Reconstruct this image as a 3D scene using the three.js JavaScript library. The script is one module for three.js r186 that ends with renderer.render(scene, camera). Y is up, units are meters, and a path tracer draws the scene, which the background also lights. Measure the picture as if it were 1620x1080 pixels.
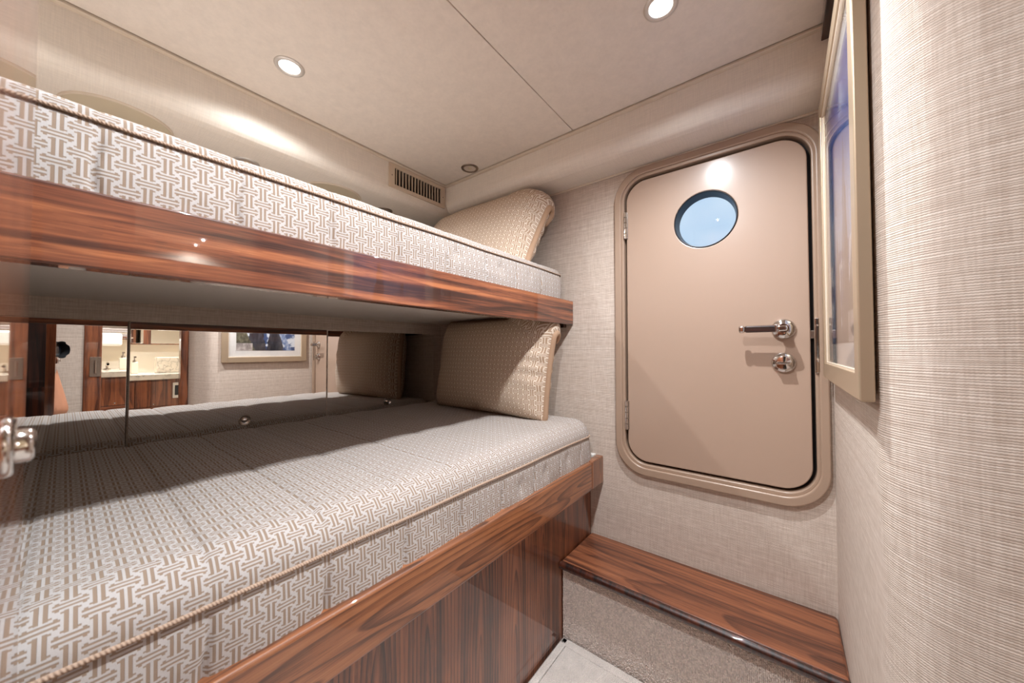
import * as THREE from 'three';
import { RoundedBoxGeometry } from 'three/addons/geometries/RoundedBoxGeometry.js';
import { mergeGeometries, mergeVertices, toCreasedNormals } from 'three/addons/utils/BufferGeometryUtils.js';
import { MarchingCubes } from 'three/addons/objects/MarchingCubes.js';

// ---------------------------------------------------------------- camera, sky, lights
const H = 0.937;                                   // eye height above the cabin floor
const scene = new THREE.Scene();
const camera = new THREE.PerspectiveCamera(2 * Math.atan(540 / 552) * 180 / Math.PI, 1.5, 0.01, 50);
const YAW = Math.atan(430 / 552), PITCH = Math.atan(13 / 552);
const FWD = new THREE.Vector3(-Math.sin(YAW) * Math.cos(PITCH), Math.sin(PITCH), -Math.cos(YAW) * Math.cos(PITCH));
camera.position.set(0, H, 0);
camera.lookAt(FWD.x, H + FWD.y, FWD.z);
camera.focus = 1.25; camera.userData.fStop = 6;
scene.add(camera);

const renderer = new THREE.WebGLRenderer({ antialias: true });
renderer.toneMapping = THREE.LinearToneMapping;
renderer.toneMappingExposure = 1.2;
renderer.shadowMap.enabled = true;

const LAMP_CD = 2.65, LAMP_RGB = [0.955, 0.99, 1.03];
const BATH_CD = 2.6;

// ---------------------------------------------------------------- noise
function hash(i, j, s = 0) {
  let h = (i * 374761393 + j * 668265263 + s * 982451653) | 0;
  h = Math.imul(h ^ (h >>> 13), 1274126177); h ^= h >>> 16;
  return (h >>> 0) / 4294967295;
}
function vnoise(x, y, s = 0, px = 0, py = 0) {
  let xi = Math.floor(x), yi = Math.floor(y);
  const fx = x - xi, fy = y - yi, u = fx * fx * (3 - 2 * fx), v = fy * fy * (3 - 2 * fy);
  let x1 = xi + 1, y1 = yi + 1;
  if (px) { xi = ((xi % px) + px) % px; x1 = ((x1 % px) + px) % px; }
  if (py) { yi = ((yi % py) + py) % py; y1 = ((y1 % py) + py) % py; }
  const a = hash(xi, yi, s), b = hash(x1, yi, s), c = hash(xi, y1, s), d = hash(x1, y1, s);
  return a + (b - a) * u + (c - a) * v + (a - b - c + d) * u * v;
}
function fbm(x, y, o = 4, s = 0) { let a = 0, w = 0.5, t = 0; for (let i = 0; i < o; i++) { a += w * vnoise(x, y, s + i * 17); t += w; x *= 2.03; y *= 2.03; w *= 0.5; } return a / t; }
let seed = 7; const rnd = () => { seed = (seed * 1664525 + 1013904223) >>> 0; return seed / 4294967296; };
const clamp = (v, a = 0, b = 1) => Math.min(b, Math.max(a, v));
const smooth = (a, b, v) => { const t = clamp((v - a) / (b - a)); return t * t * (3 - 2 * t); };

// ---------------------------------------------------------------- textures
function dataTex(w, h, fn, srgb, wrap = THREE.RepeatWrapping) {
  const d = new Uint8Array(w * h * 4);
  for (let j = 0; j < h; j++) for (let i = 0; i < w; i++) {
    const c = fn(i, j), k = 4 * (j * w + i);
    if (typeof c === 'number') { d[k] = d[k + 1] = d[k + 2] = clamp(c) * 255; }
    else { d[k] = clamp(c[0], 0, 255); d[k + 1] = clamp(c[1], 0, 255); d[k + 2] = clamp(c[2], 0, 255); }
    d[k + 3] = 255;
  }
  const t = new THREE.DataTexture(d, w, h, THREE.RGBAFormat);
  t.wrapS = t.wrapT = wrap; t.magFilter = THREE.LinearFilter; t.minFilter = THREE.LinearMipmapLinearFilter; t.generateMipmaps = true;
  if (srgb) t.colorSpace = THREE.SRGBColorSpace;
  t.needsUpdate = true;
  return t;
}
const mix3 = (a, b, t) => [a[0] + (b[0] - a[0]) * t, a[1] + (b[1] - a[1]) * t, a[2] + (b[2] - a[2]) * t];
const sized = (t, w, h) => { t.repeat.set(1 / w, 1 / h); return t; };

// grasscloth: threads along u, 0.4 m tile
const GN = 1024, GT = 142;
const grassRows = []; { let p = 0; const ws = []; for (let i = 0; i < GT; i++) { ws.push(0.72 + 0.56 * rnd()); p += ws[i]; } let a = 0; for (let i = 0; i < GT; i++) { grassRows.push([a / p * GN, ws[i] / p * GN, rnd()]); a += ws[i]; } }
const grassH = new Float32Array(GN * GN), grassV = new Float32Array(GN * GN);
{
  for (let i = 0; i < GN; i++) {
    for (let j = 0, r = 0; j < GN; j++) {
      const wob = 1.3 * (vnoise(i / 30, j / 9, 3, 34, 0) - 0.5) + 0.5 * Math.sin(i * Math.PI * 2 / 8);
      let jj = ((j + wob) % GN + GN) % GN;
      let lo = 0, hi = GT - 1; while (lo < hi) { const m = (lo + hi + 1) >> 1; if (grassRows[m][0] <= jj) lo = m; else hi = m - 1; }
      const row = grassRows[lo], t = (jj - row[0]) / row[1];
      const slub = vnoise(i / 46, lo * 3.7, 5, 22, 0);
      const round = Math.pow(Math.sin(Math.PI * clamp(t)), 0.75);
      const knot = 0.5 + 0.5 * Math.sin((i / 8 + lo * 0.5) * Math.PI * 2 / 1);
      grassH[j * GN + i] = round * (0.66 + 0.24 * slub + 0.1 * knot);
      grassV[j * GN + i] = 0.30 * (round - 0.6) + 0.34 * (slub - 0.5) + 0.30 * (row[2] - 0.5) + 0.35 * (vnoise(i / 4, j / 60, 8, 256, 0) - 0.5) + 0.22 * (hash(i, j, 2) - 0.5);
    }
  }
}
const grassMap = sized(dataTex(GN, GN, (i, j) => mix3([176, 156, 140], [232, 220, 208], 0.55 + 0.7 * grassV[j * GN + i]), true), 0.4, 0.4);
const grassBump = sized(dataTex(GN, GN, (i, j) => grassH[j * GN + i], false), 0.4, 0.4);

// fretwork upholstery: a 2 x 2 cell tile of paired bars
const FC = 160;
const fretCanvas = (bg, fg, blur) => {
  const N = FC * 2, m = new Float32Array(N * N), put = (x0, y0, x1, y1) => {
    for (let y = Math.round(y0 * FC); y < Math.round(y1 * FC); y++) for (let x = Math.round(x0 * FC); x < Math.round(x1 * FC); x++) m[(((y % N) + N) % N) * N + (((x % N) + N) % N)] = 1;
  };
  for (const [cx, cy] of [[0.5, 0.5], [1.5, 1.5]]) for (const s of [-1, 1]) {
    const b = cx + s * 0.155;
    put(b - 0.085, cy - 0.66, b + 0.085, cy + 0.66);
    for (const e of [-0.56, 0.56]) { const o = b + s * 0.085; put(Math.min(o, o + s * 0.12), cy + e - 0.055, Math.max(o, o + s * 0.12), cy + e + 0.055); }
  }
  for (const [cx, cy] of [[1.5, 0.5], [0.5, 1.5]]) for (const s of [-1, 1]) {
    const b = cy + s * 0.135;
    put(cx - 0.64, b - 0.062, cx + 0.64, b + 0.062);
    for (const e of [-0.48, 0.48]) { const o = b + s * 0.062; put(cx + e - 0.075, Math.min(o, o + s * 0.11), cx + e + 0.075, Math.max(o, o + s * 0.11)); }
  }
  return m;
};
const fretMask = fretCanvas(), FN = FC * 2;
const weave = (i, j) => 0.5 + 0.5 * Math.sin(i * Math.PI * 2 / 8) * Math.sin(j * Math.PI * 2 / 8 + (i >> 3) * Math.PI);
function fretMaps(ground, bar) {
  const map = dataTex(FN, FN, (i, j) => { const w = weave(i, j) - 0.5, c = fretMask[j * FN + i] ? bar : ground; const k = 1 + 0.09 * w + 0.06 * (hash(i, j, 9) - 0.5); return [c[0] * k, c[1] * k, c[2] * k]; }, true);
  return map;
}
const CELL = [0.0185, 0.0162];
const fretMap = sized(fretMaps([198, 193, 190], [157, 137, 119]), CELL[0] * 2, CELL[1] * 2);
const pillowMap = sized(fretMaps([168, 142, 117], [224, 212, 198]), 0.037, 0.0345);
const fretBump = sized(dataTex(FN, FN, (i, j) => 0.35 * weave(i, j) + 0.5 * (1 - fretMask[j * FN + i]), false), CELL[0] * 2, CELL[1] * 2);
const weaveBump = sized(dataTex(64, 64, (i, j) => 0.5 * weave(i, j) + 0.3 * hash(i, j, 4), false), 0.012, 0.012);

// pillow print: pale outline lattice round paired bars of the ground colour
{
  const N = FN, d = new Float32Array(N * N);
  // distance to bar mask, small window
  for (let y = 0; y < N; y++) for (let x = 0; x < N; x++) {
    let best = 99; const R = 26;
    if (fretMask[y * N + x]) best = 0; else
      for (let dy = -R; dy <= R; dy += 2) for (let dx = -R; dx <= R; dx += 2) if (fretMask[(((y + dy) % N + N) % N) * N + (((x + dx) % N + N) % N)]) { const q = Math.hypot(dx, dy); if (q < best) best = q; }
    d[y * N + x] = best;
  }
  const t = dataTex(N, N, (i, j) => {
    const w = weave(i, j) - 0.5, k = 1 + 0.1 * w + 0.06 * (hash(i, j, 9) - 0.5), e = d[j * N + i];
    const c = mix3([171, 143, 118], [225, 211, 194], smooth(1.5, 5.5, e) * 0.95 + 0.0);
    return [c[0] * k, c[1] * k, c[2] * k];
  }, true);
  pillowMap.image = t.image; pillowMap.source = t.source; pillowMap.needsUpdate = true;
}

// walnut: u runs along the grain; (L, W) is the size in metres of the whole board drawn
function walnut(w, h, L, W, o) {
  const dark = o.dark || [74, 40, 25], mid = o.mid || [126, 76, 48], light = o.light || [168, 108, 68];
  const t = dataTex(w, h, (i, j) => {
    const x = i / w * L, y = j / h * W, s = o.seed || 0;
    const warp = 0.5 * (fbm(x * 3, y * 12, 3, s + 40) - 0.5);
    let ring;
    if (o.kind === 'flame') {
      ring = 1e9;
      for (const [cx, cy, a, b, sk] of o.hearts) { const dx = x - cx, dy = y - cy - sk * dx; const q = Math.sqrt((dx / a) ** 2 + (dy / b) ** 2); if (q < ring) ring = q; }
      ring += warp * 0.9 + 0.25 * (fbm(x * 9, y * 30, 2, s + 3) - 0.5);
    } else ring = (y / W) * (o.bands || 7) + warp * (o.wander || 3) + 1.2 * fbm(x * 1.2, y * 20, 2, s + 11);
    const f = (ring * (o.freq || 1)) % 1, line = Math.pow(f, 2.2) * (1 - smooth(0.9, 1.0, f));
    const streak = fbm(x * 1.6, y * 70, 4, s + 5), fine = vnoise(x * 30, y * 1100, s + 6), pore = vnoise(x * 55, y * 1500, s + 7) > 0.8 ? 1 : 0;
    let v = 0.60 - (o.line ?? 0.55) * line + (o.streak ?? 1.1) * (streak - 0.5) + 0.34 * (fine - 0.5) - 0.16 * pore * vnoise(x * 4, y * 40, s + 8);
    v = clamp(v);
    const c = v < 0.5 ? mix3(dark, mid, v * 2) : mix3(mid, light, v * 2 - 1);
    return c;
  }, true);
  t.repeat.set(1 / L, 1 / W); t.offset.set(o.at?.[0] ?? 0, o.at?.[1] ?? 0);
  return t;
}
const fasciaTex = walnut(2048, 256, 2.0, 0.14, { at: [0.62, 0.62], bands: 3, wander: 2.2, line: 0.5, streak: 1.9, seed: 1, dark: [56, 26, 16], mid: [124, 68, 43], light: [182, 112, 70] });
const railTex = walnut(2048, 256, 2.0, 0.14, {
  at: [0.62, 0], kind: 'flame', freq: 1.15, line: 0.62, streak: 0.75, seed: 2, dark: [82, 46, 27], mid: [146, 90, 56], light: [184, 122, 78],
  hearts: [[0.12, 0.075, 0.13, 0.013, 0.02], [0.60, 0.066, 0.20, 0.0145, 0.04], [1.16, 0.050, 0.19, 0.017, 0.05], [1.75, 0.06, 0.25, 0.016, -0.03]],
});
const panelTex = walnut(512, 2048, 0.6, 2.0, {
  at: [0, 0.62], kind: 'flame', freq: 1.7, line: 0.62, streak: 1.15, seed: 3, dark: [56, 29, 18], mid: [122, 70, 44], light: [160, 98, 62],
  hearts: [...Array(15)].map((_, k) => [0.05 + 0.22 * hash(k, 3), 0.07 + k * 0.135 + 0.03 * hash(k, 5), 0.22, 0.016, 0.02 * (hash(k, 9) - 0.5)]),
});
const treadTex = walnut(1024, 512, 0.72, 0.24, { at: [0.81, 0.115], kind: 'flame', freq: 2.0, line: 0.4, streak: 1.2, seed: 4, dark: [74, 41, 28], mid: [134, 80, 53], light: [170, 108, 72], hearts: [[0.35, 0.10, 0.35, 0.03, 0.05], [0.9, 0.2, 0.5, 0.05, 0.02]] });
const leafTex = walnut(512, 1024, 1.8, 0.6, { bands: 9, wander: 2.5, line: 0.5, streak: 1.2, seed: 5, dark: [72, 36, 22], mid: [134, 76, 46], light: [170, 104, 64] });

// plain textile / vinyl mottling
const vinylTex = sized(dataTex(512, 512, (i, j) => { const v = 0.5 * (vnoise(i / 6, j / 6, 21, 85, 85) - 0.5) + 0.6 * (vnoise(i / 20, j / 16, 22, 26, 32) - 0.5) + 0.4 * (hash(i, j, 23) - 0.5), k = 1 + 0.045 * v; return [221 * k, 209 * k, 196 * k]; }, true), 0.5, 0.5);
const vinylBump = sized(dataTex(256, 256, (i, j) => 0.5 * vnoise(i / 3, j / 3, 31, 85, 85) + 0.5 * hash(i, j, 5), false), 0.12, 0.12);
const linenTex = sized(dataTex(512, 512, (i, j) => { const v = 0.6 * (vnoise(i / 2, j / 40, 24, 256, 13) - 0.5) + 0.6 * (vnoise(i / 40, j / 2, 25, 13, 256) - 0.5) + 0.3 * (hash(i, j, 26) - 0.5), k = 1 + 0.06 * v; return [222 * k, 211 * k, 197 * k]; }, true), 0.3, 0.3);
const carpetTex = sized(dataTex(512, 512, (i, j) => { const v = 0.9 * (vnoise(i / 4, j / 5, 41, 128, 102) - 0.5) + 0.5 * (hash(i, j, 42) - 0.5) + 0.6 * (vnoise(i / 60, j / 60, 43, 9, 9) - 0.5); const k = 1 + 0.24 * v; return [226 * k, 212 * k, 200 * k]; }, true), 0.2, 0.2);
const carpetBump = sized(dataTex(512, 512, (i, j) => { const c = Math.floor(i / 9), y = j + (c % 2) * 5 + 3 * vnoise(c * 5.1, j / 30, 44); const a = Math.abs(Math.sin(i / 9 * Math.PI)), b = Math.abs(Math.sin(y / 10.24 * Math.PI)); return 0.75 * Math.sqrt(a * b) + 0.25 * vnoise(i / 4, j / 4, 45, 128, 128); }, false), 0.2, 0.2);
const pileTex = sized(dataTex(512, 512, (i, j) => { const v = 0.8 * (vnoise(i / 3, j / 3, 51, 170, 170) - 0.5) + 0.6 * (vnoise(i / 40, j / 40, 52, 13, 13) - 0.5) + 0.5 * (hash(i, j, 53) - 0.5), k = 1 + 0.1 * v; return [236 * k, 227 * k, 219 * k]; }, true), 0.25, 0.25);
const marbleTex = sized(dataTex(256, 256, (i, j) => { const v = fbm(i / 40, j / 40, 4, 61), q = Math.abs(fbm(i / 30, j / 30, 4, 62) - 0.5); const k = 0.9 + 0.2 * v - 0.25 * Math.exp(-q * 40); return [226 * k, 214 * k, 196 * k]; }, true), 0.4, 0.4);
const cordBump = dataTex(64, 64, (i, j) => 0.5 + 0.5 * Math.sin((i + j) * Math.PI * 2 / 32), false);

// ---------------------------------------------------------------- materials
const std = (o) => new THREE.MeshStandardMaterial(o), phy = (o) => new THREE.MeshPhysicalMaterial(o);
const gloss = (map, extra = {}) => phy({ map, roughness: 0.42, clearcoat: 1, clearcoatRoughness: 0.02, ...extra });
const M = {
  grass: std({ map: grassMap, bumpMap: grassBump, bumpScale: 0.0007, roughness: 0.85 }),
  vinyl: std({ map: vinylTex, bumpMap: vinylBump, bumpScale: 0.0001, roughness: 0.62 }),
  linen: phy({ map: linenTex, roughness: 0.5, clearcoat: 0.08, clearcoatRoughness: 0.35 }),
  bead: std({ color: '#d2c2ae', roughness: 0.45 }),
  fascia: gloss(fasciaTex), rail: gloss(railTex), panel: gloss(panelTex), tread: phy({ map: treadTex, roughness: 0.45, clearcoat: 0.5, clearcoatRoughness: 0.25 }), leaf: gloss(leafTex),
  underside: std({ color: '#ebe2d7', roughness: 0.55 }),
  white: std({ color: '#e8e4de', roughness: 0.5 }),
  darkwood: gloss(fasciaTex, { color: '#7a6258' }),
  fret: std({ map: fretMap, bumpMap: fretBump, bumpScale: 0.0006, roughness: 0.92 }),
  pillow: std({ map: pillowMap, bumpMap: weaveBump, bumpScale: 0.0002, roughness: 0.92 }),
  welt: std({ color: '#ad8d72', bumpMap: weaveBump, bumpScale: 0.0003, roughness: 0.9 }),
  cord: std({ color: '#b39a86', bumpMap: cordBump, bumpScale: 0.0006, roughness: 0.9 }),
  mirror: std({ color: '#f1efec', metalness: 1, roughness: 0.0 }),
  mirrorEdge: std({ color: '#2a1d18', roughness: 0.3 }),
  chrome: std({ color: '#d8d4d0', metalness: 1, roughness: 0.08 }),
  nickel: std({ color: '#b5aca4', metalness: 1, roughness: 0.25 }),
  doorPaint: phy({ color: '#ae9481', roughness: 0.45, clearcoat: 0.6, clearcoatRoughness: 0.2 }),
  framePaint: phy({ color: '#a68d79', roughness: 0.38, clearcoat: 0.2, clearcoatRoughness: 0.3 }),
  rubber: std({ color: '#0c0b0d', roughness: 0.6 }),
  portRim: std({ color: '#15171f', roughness: 0.35 }),
  glass: phy({ color: '#ffffff', roughness: 0, transmission: 1, thickness: 0, ior: 1.5 }),
  carpet: std({ map: carpetTex, bumpMap: carpetBump, bumpScale: 0.003, roughness: 1 }),
  pile: std({ map: pileTex, bumpMap: carpetBump, bumpScale: 0.002, roughness: 1 }),
  champagne: std({ color: '#bba68c', metalness: 0.45, roughness: 0.34 }),
  matboard: std({ color: '#e9e6e2', roughness: 0.8 }),
  kraft: std({ color: '#7d6a56', roughness: 0.9 }),
  duct: std({ color: '#6f6256', roughness: 0.6 }),
  ventPaint: std({ color: '#cdb9a2', roughness: 0.5 }),
  cover: std({ color: '#c6b79c', roughness: 0.5 }),
  bezel: std({ color: '#cfc8c0', metalness: 0.6, roughness: 0.35 }),
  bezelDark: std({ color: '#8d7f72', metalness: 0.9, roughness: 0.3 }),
  reflector: std({ color: '#d5cdc4', metalness: 0.85, roughness: 0.28 }),
  lampLit: std({ color: '#ffffff', emissive: new THREE.Color(1, 0.97, 0.93), emissiveIntensity: 3.2, roughness: 0.4 }),
  cream: std({ color: '#eee3cf', roughness: 0.8 }),
  marble: phy({ map: marbleTex, roughness: 0.2, clearcoat: 0.4 }),
  plastic: std({ color: '#131417', roughness: 0.45 }),
  plastic2: std({ color: '#26282d', roughness: 0.35 }),
  lensGlass: phy({ color: '#0b1018', roughness: 0.03, clearcoat: 1, clearcoatRoughness: 0 }),
  skin: std({ color: '#c98f70', roughness: 0.55 }),
  cloth: std({ color: '#2b3038', roughness: 0.9 }),
  hair: std({ color: '#2a1d15', roughness: 0.7 }),
  towel: std({ color: '#f0ece4', roughness: 1 }),
  outlet: std({ color: '#eee8de', roughness: 0.4 }),
};

// ---------------------------------------------------------------- helpers (all coordinates in metres, y from the eye; add H)
const names = {};
const numbered = (n) => { const k = names[n] = (names[n] ?? -1) + 1; return k ? n + '_' + String(k).padStart(3, '0') : n; };
function thing(name, label, category, pos = [0, 0, 0], extra = {}) {
  const g = new THREE.Group(); g.name = numbered(name); g.position.set(...pos); g.userData = { label, category, ...extra }; scene.add(g); return g;
}
function setting(name, label, pos = [0, 0, 0]) { const g = new THREE.Group(); g.name = name; g.position.set(...pos); g.userData = { label, kind: 'structure' }; scene.add(g); return g; }
function mesh(name, geo, mat) { const m = new THREE.Mesh(geo, mat); m.name = name; m.castShadow = m.receiveShadow = true; return m; }
// geometry given in world metres, moved into the frame of its group
function part(name, geo, mat, parent, label) {
  let p = new THREE.Vector3(); for (let q = parent; q && q !== scene; q = q.parent) p.add(q.position);
  const m = mesh(name, geo.clone().translate(-p.x, -p.y, -p.z), mat); parent.add(m); if (label) m.userData.label = label; return m;
}
function local(name, geo, mat, parent, label) { const m = mesh(name, geo, mat); parent.add(m); if (label) m.userData.label = label; return m; }
function solo(name, geo, mat, label, category, kind) { const m = mesh(kind ? name : numbered(name), geo, mat); m.userData = kind ? { label, kind } : { label, category }; scene.add(m); return m; }
// uv in metres; u follows the axis "grain" (0 x, 1 y, 2 z) wherever that face contains it
function uvBox(geo, grain = 0) {
  if (!geo.attributes.normal) geo.computeVertexNormals();
  const p = geo.attributes.position, n = geo.attributes.normal, uv = new Float32Array(p.count * 2);
  for (let i = 0; i < p.count; i++) {
    const P = [p.getX(i), p.getY(i), p.getZ(i)], N = [Math.abs(n.getX(i)), Math.abs(n.getY(i)), Math.abs(n.getZ(i))];
    const k = N[0] >= N[1] && N[0] >= N[2] ? 0 : N[1] >= N[2] ? 1 : 2, o = [0, 1, 2].filter((q) => q !== k);
    let a = o[0], b = o[1]; if (b === grain) [a, b] = [b, a]; if (grain > 2 && k === 0) [a, b] = [2, 1];
    uv[2 * i] = P[a]; uv[2 * i + 1] = P[b];
  }
  geo.setAttribute('uv', new THREE.BufferAttribute(uv, 2)); return geo;
}
function bx(x0, x1, y0, y1, z0, z1, r = 0, grain = 0) {
  const w = x1 - x0, h = y1 - y0, d = z1 - z0;
  const g = r ? new RoundedBoxGeometry(w, h, d, 3, Math.min(r, w / 2.01, h / 2.01, d / 2.01)) : new THREE.BoxGeometry(w, h, d);
  g.translate((x0 + x1) / 2, (y0 + y1) / 2 + H, (z0 + z1) / 2); return uvBox(g, grain);
}
function cyl(a, b, r0, r1 = r0, seg = 32) {
  const A = new THREE.Vector3(...a), B = new THREE.Vector3(...b), d = B.clone().sub(A);
  const g = new THREE.CylinderGeometry(r1, r0, d.length(), seg);
  g.applyQuaternion(new THREE.Quaternion().setFromUnitVectors(new THREE.Vector3(0, 1, 0), d.clone().normalize()));
  g.translate((A.x + B.x) / 2, (A.y + B.y) / 2 + H, (A.z + B.z) / 2); return g;
}
// lathe about an axis through "at"
function lathe(prof, at, axis = [0, 1, 0], seg = 48) {
  const g = new THREE.LatheGeometry(prof.map(([r, y]) => new THREE.Vector2(r, y)), seg);
  g.applyQuaternion(new THREE.Quaternion().setFromUnitVectors(new THREE.Vector3(0, 1, 0), new THREE.Vector3(...axis).normalize()));
  g.translate(at[0], at[1] + H, at[2]); return g;
}
function tube(pts, r, seg = 64, closed = false, rs = 10) {
  const c = new THREE.CatmullRomCurve3(pts.map((p) => new THREE.Vector3(p[0], p[1] + H, p[2])), closed, 'centripetal'); return new THREE.TubeGeometry(c, seg, r, rs, closed);
}
function rrect(x0, x1, y0, y1, r, S = THREE.Shape) {
  const s = new S(); s.moveTo(x0 + r, y0); s.lineTo(x1 - r, y0); s.absarc(x1 - r, y0 + r, r, -Math.PI / 2, 0, false); s.lineTo(x1, y1 - r); s.absarc(x1 - r, y1 - r, r, 0, Math.PI / 2, false);
  s.lineTo(x0 + r, y1); s.absarc(x0 + r, y1 - r, r, Math.PI / 2, Math.PI, false); s.lineTo(x0, y0 + r); s.absarc(x0 + r, y0 + r, r, Math.PI, Math.PI * 1.5, false); return s;
}
// shape in x-y extruded from z0 to z1
function slab(shape, z0, z1, bevel = 0, grain = 0) {
  const g = new THREE.ExtrudeGeometry(shape, { depth: z1 - z0 - 2 * bevel, bevelEnabled: bevel > 0, bevelThickness: bevel, bevelSize: bevel, bevelOffset: -bevel, bevelSegments: 3, curveSegments: 24 });
  g.translate(0, H, z0 + bevel); return uvBox(g, grain);
}
// profile [a, y] swept along an axis; normals smooth except at sharp turns
function sweep(prof, map, n0, n1) {
  const pos = [], uv = [], idx = []; let s = 0;
  prof.forEach((p, i) => { if (i) s += Math.hypot(p[0] - prof[i - 1][0], p[1] - prof[i - 1][1]); for (const t of [n0(p), n1(p)]) { pos.push(...map(p[0], p[1], t)); uv.push(t, s); } });
  for (let i = 0; i < prof.length - 1; i++) idx.push(2 * i, 2 * i + 1, 2 * i + 2, 2 * i + 1, 2 * i + 3, 2 * i + 2);
  const g = new THREE.BufferGeometry(); g.setAttribute('position', new THREE.Float32BufferAttribute(pos, 3)); g.setAttribute('uv', new THREE.Float32BufferAttribute(uv, 2)); g.setIndex(idx); g.computeVertexNormals(); return toCreasedNormals(g, 0.7);
}

// ---------------------------------------------------------------- key planes
const XM = -1.43, ZD = -1.2265, XW = 0.1, YC = 0.755, YF = -H, ZB = 0.78;   // mirror wall, door wall, right wall, ceiling, floor, rear wall
const XCL = -1.233, ZCD = -1.08;                                            // faces of the two cornices

// ---------------------------------------------------------------- setting: floor, ceiling, walls
solo('floor', uvBox(new THREE.BoxGeometry(2.9, 0.06, 2.3).translate(0.72, -0.03, -0.22)), M.pile, 'pale cream carpeted cabin floor', null, 'structure');
{
  const c = setting('ceiling', 'beige padded vinyl ceiling in two panels with a narrow seam', [0, YC + H, 0]);
  part('ceiling_panel', bx(XCL + 0.016, -0.5645, YC, YC + 0.03, ZCD + 0.016, ZB, 0.002), M.vinyl, c);
  part('ceiling_panel', bx(-0.5625, 0.62, YC, YC + 0.03, ZCD + 0.016, ZB, 0.002), M.vinyl, c);
  part('deck_head', bx(-1.9, 2.3, YC + 0.03, YC + 0.09, -1.5, 0.9), M.cream, c);
  part('bathroom_ceiling', bx(0.62, 2.2, YC, YC + 0.03, -1.2, ZB), M.cream, c);
}
// left cornice: upright face, rounded turn, flat soffit running outboard
function cornice(x, y0, y1, run, r) { const p = [[x, y0]]; p.push([x, y1 + r]); for (let k = 1; k <= 12; k++) { const a = k / 12 * Math.PI / 2; p.push([x - r * (1 - Math.cos(a)), y1 + r * (1 - Math.sin(a))]); } p.push([x - run, y1]); return p; }
{
  const g = setting('trim_1', 'pale linen-covered cornice with rounded lower edge above the upper bunk', [XCL, YC + H, 0]);
  const lp = cornice(XCL, YC + 0.01, 0.62, 0.46, 0.042), cm = (a, y, t) => [a, y + H, t], va = -1.046, vb = -0.808, v0 = 0.667, v1 = 0.7335;
  const below = lp.filter((p, k) => k > 0 && p[1] < v0); below.unshift([XCL, v0]);
  const pieces = [sweep(lp, cm, () => ZD, () => va), sweep(lp, cm, () => vb, () => ZB), sweep([[XCL, YC + 0.01], [XCL, v1]], cm, () => va, () => vb), sweep(below, cm, () => va, () => vb)];
  part('cornice_face', mergeGeometries(pieces), M.linen, g);
  for (const q of [bx(XCL - 0.24, XCL - 0.0005, v1, v1 + 0.003, va, vb), bx(XCL - 0.24, XCL - 0.0005, v0 - 0.003, v0, va, vb), bx(XCL - 0.24, XCL - 0.0005, v0, v1, va - 0.003, va), bx(XCL - 0.24, XCL - 0.0005, v0, v1, vb, vb + 0.003), bx(XCL - 0.2415, XCL - 0.238, v0, v1, va, vb)]) part('duct_wall', q, M.duct, g);
  part('backing', bx(-1.7, XCL - 0.25, 0.655, YC + 0.02, ZD, ZB), M.cream, g);
  const h = setting('trim_2', 'pale linen-covered cornice with rounded lower edge above the cabin door', [0, YC + H, ZCD]);
  const pr = cornice(0, YC + 0.01, 0.637, ZCD - ZD, 0.05);
  part('cornice_face', sweep(pr.map(([a, y]) => [a, y]), (a, y, t) => [t, y + H, ZCD + a], () => XW + 0.02, () => -1.6), M.linen, h);
  part('wall_bead', cyl([-1.4, 0.635, ZD + 0.004], [XW, 0.635, ZD + 0.004], 0.0045, 0.0045, 10), M.bead, h);
  const b = setting('trim_3', 'narrow beige bead where the ceiling meets the cornices', [0, YC + H, 0]);
  part('ceiling_bead', bx(XCL - 0.004, XCL + 0.013, YC - 0.006, YC + 0.004, ZCD - 0.004, ZB, 0.0028, 2), M.bead, b);
  part('ceiling_bead', bx(XCL, XW, YC - 0.006, YC + 0.004, ZCD - 0.004, ZCD + 0.013, 0.0028), M.bead, b);
  solo('trim_4', bx(0.079, 0.1, 0.722, YC + 0.002, ZCD + 0.002, 0.0, 0.002, 2), M.darkwood, 'dark wood strip along the ceiling beside the right wall', null, 'structure');
}
// wall with the cabin door: opening cut for the door
{
  const s = new THREE.Shape(); s.moveTo(-1.75, YF); s.lineTo(XW + 0.06, YF); s.lineTo(XW + 0.06, YC + 0.02); s.lineTo(-1.75, YC + 0.02); s.closePath();
  s.holes.push(rrect(-0.452, 0.073, -0.398, 0.604, 0.075, THREE.Path));
  solo('wall_far', slab(s, ZD - 0.06, ZD), M.grass, 'beige grasscloth wall around the cabin door', null, 'structure');
}
solo('wall_left', bx(XM - 0.27, XM - 0.006, YF, 0.1315, ZD, ZB, 0, 9), M.grass, 'beige grasscloth wall strip around the mirror doors', null, 'structure');
solo('wall_outboard', bx(-1.76, -1.7, 0.14, YC + 0.02, ZD, ZB, 0, 9), M.grass, 'beige wall beside the upper mattress', null, 'structure');
solo('wall_rear', bx(-1.76, 2.2, YF, YC + 0.02, ZB, ZB + 0.06), M.grass, 'beige grasscloth wall behind the viewer', null, 'structure');
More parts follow.
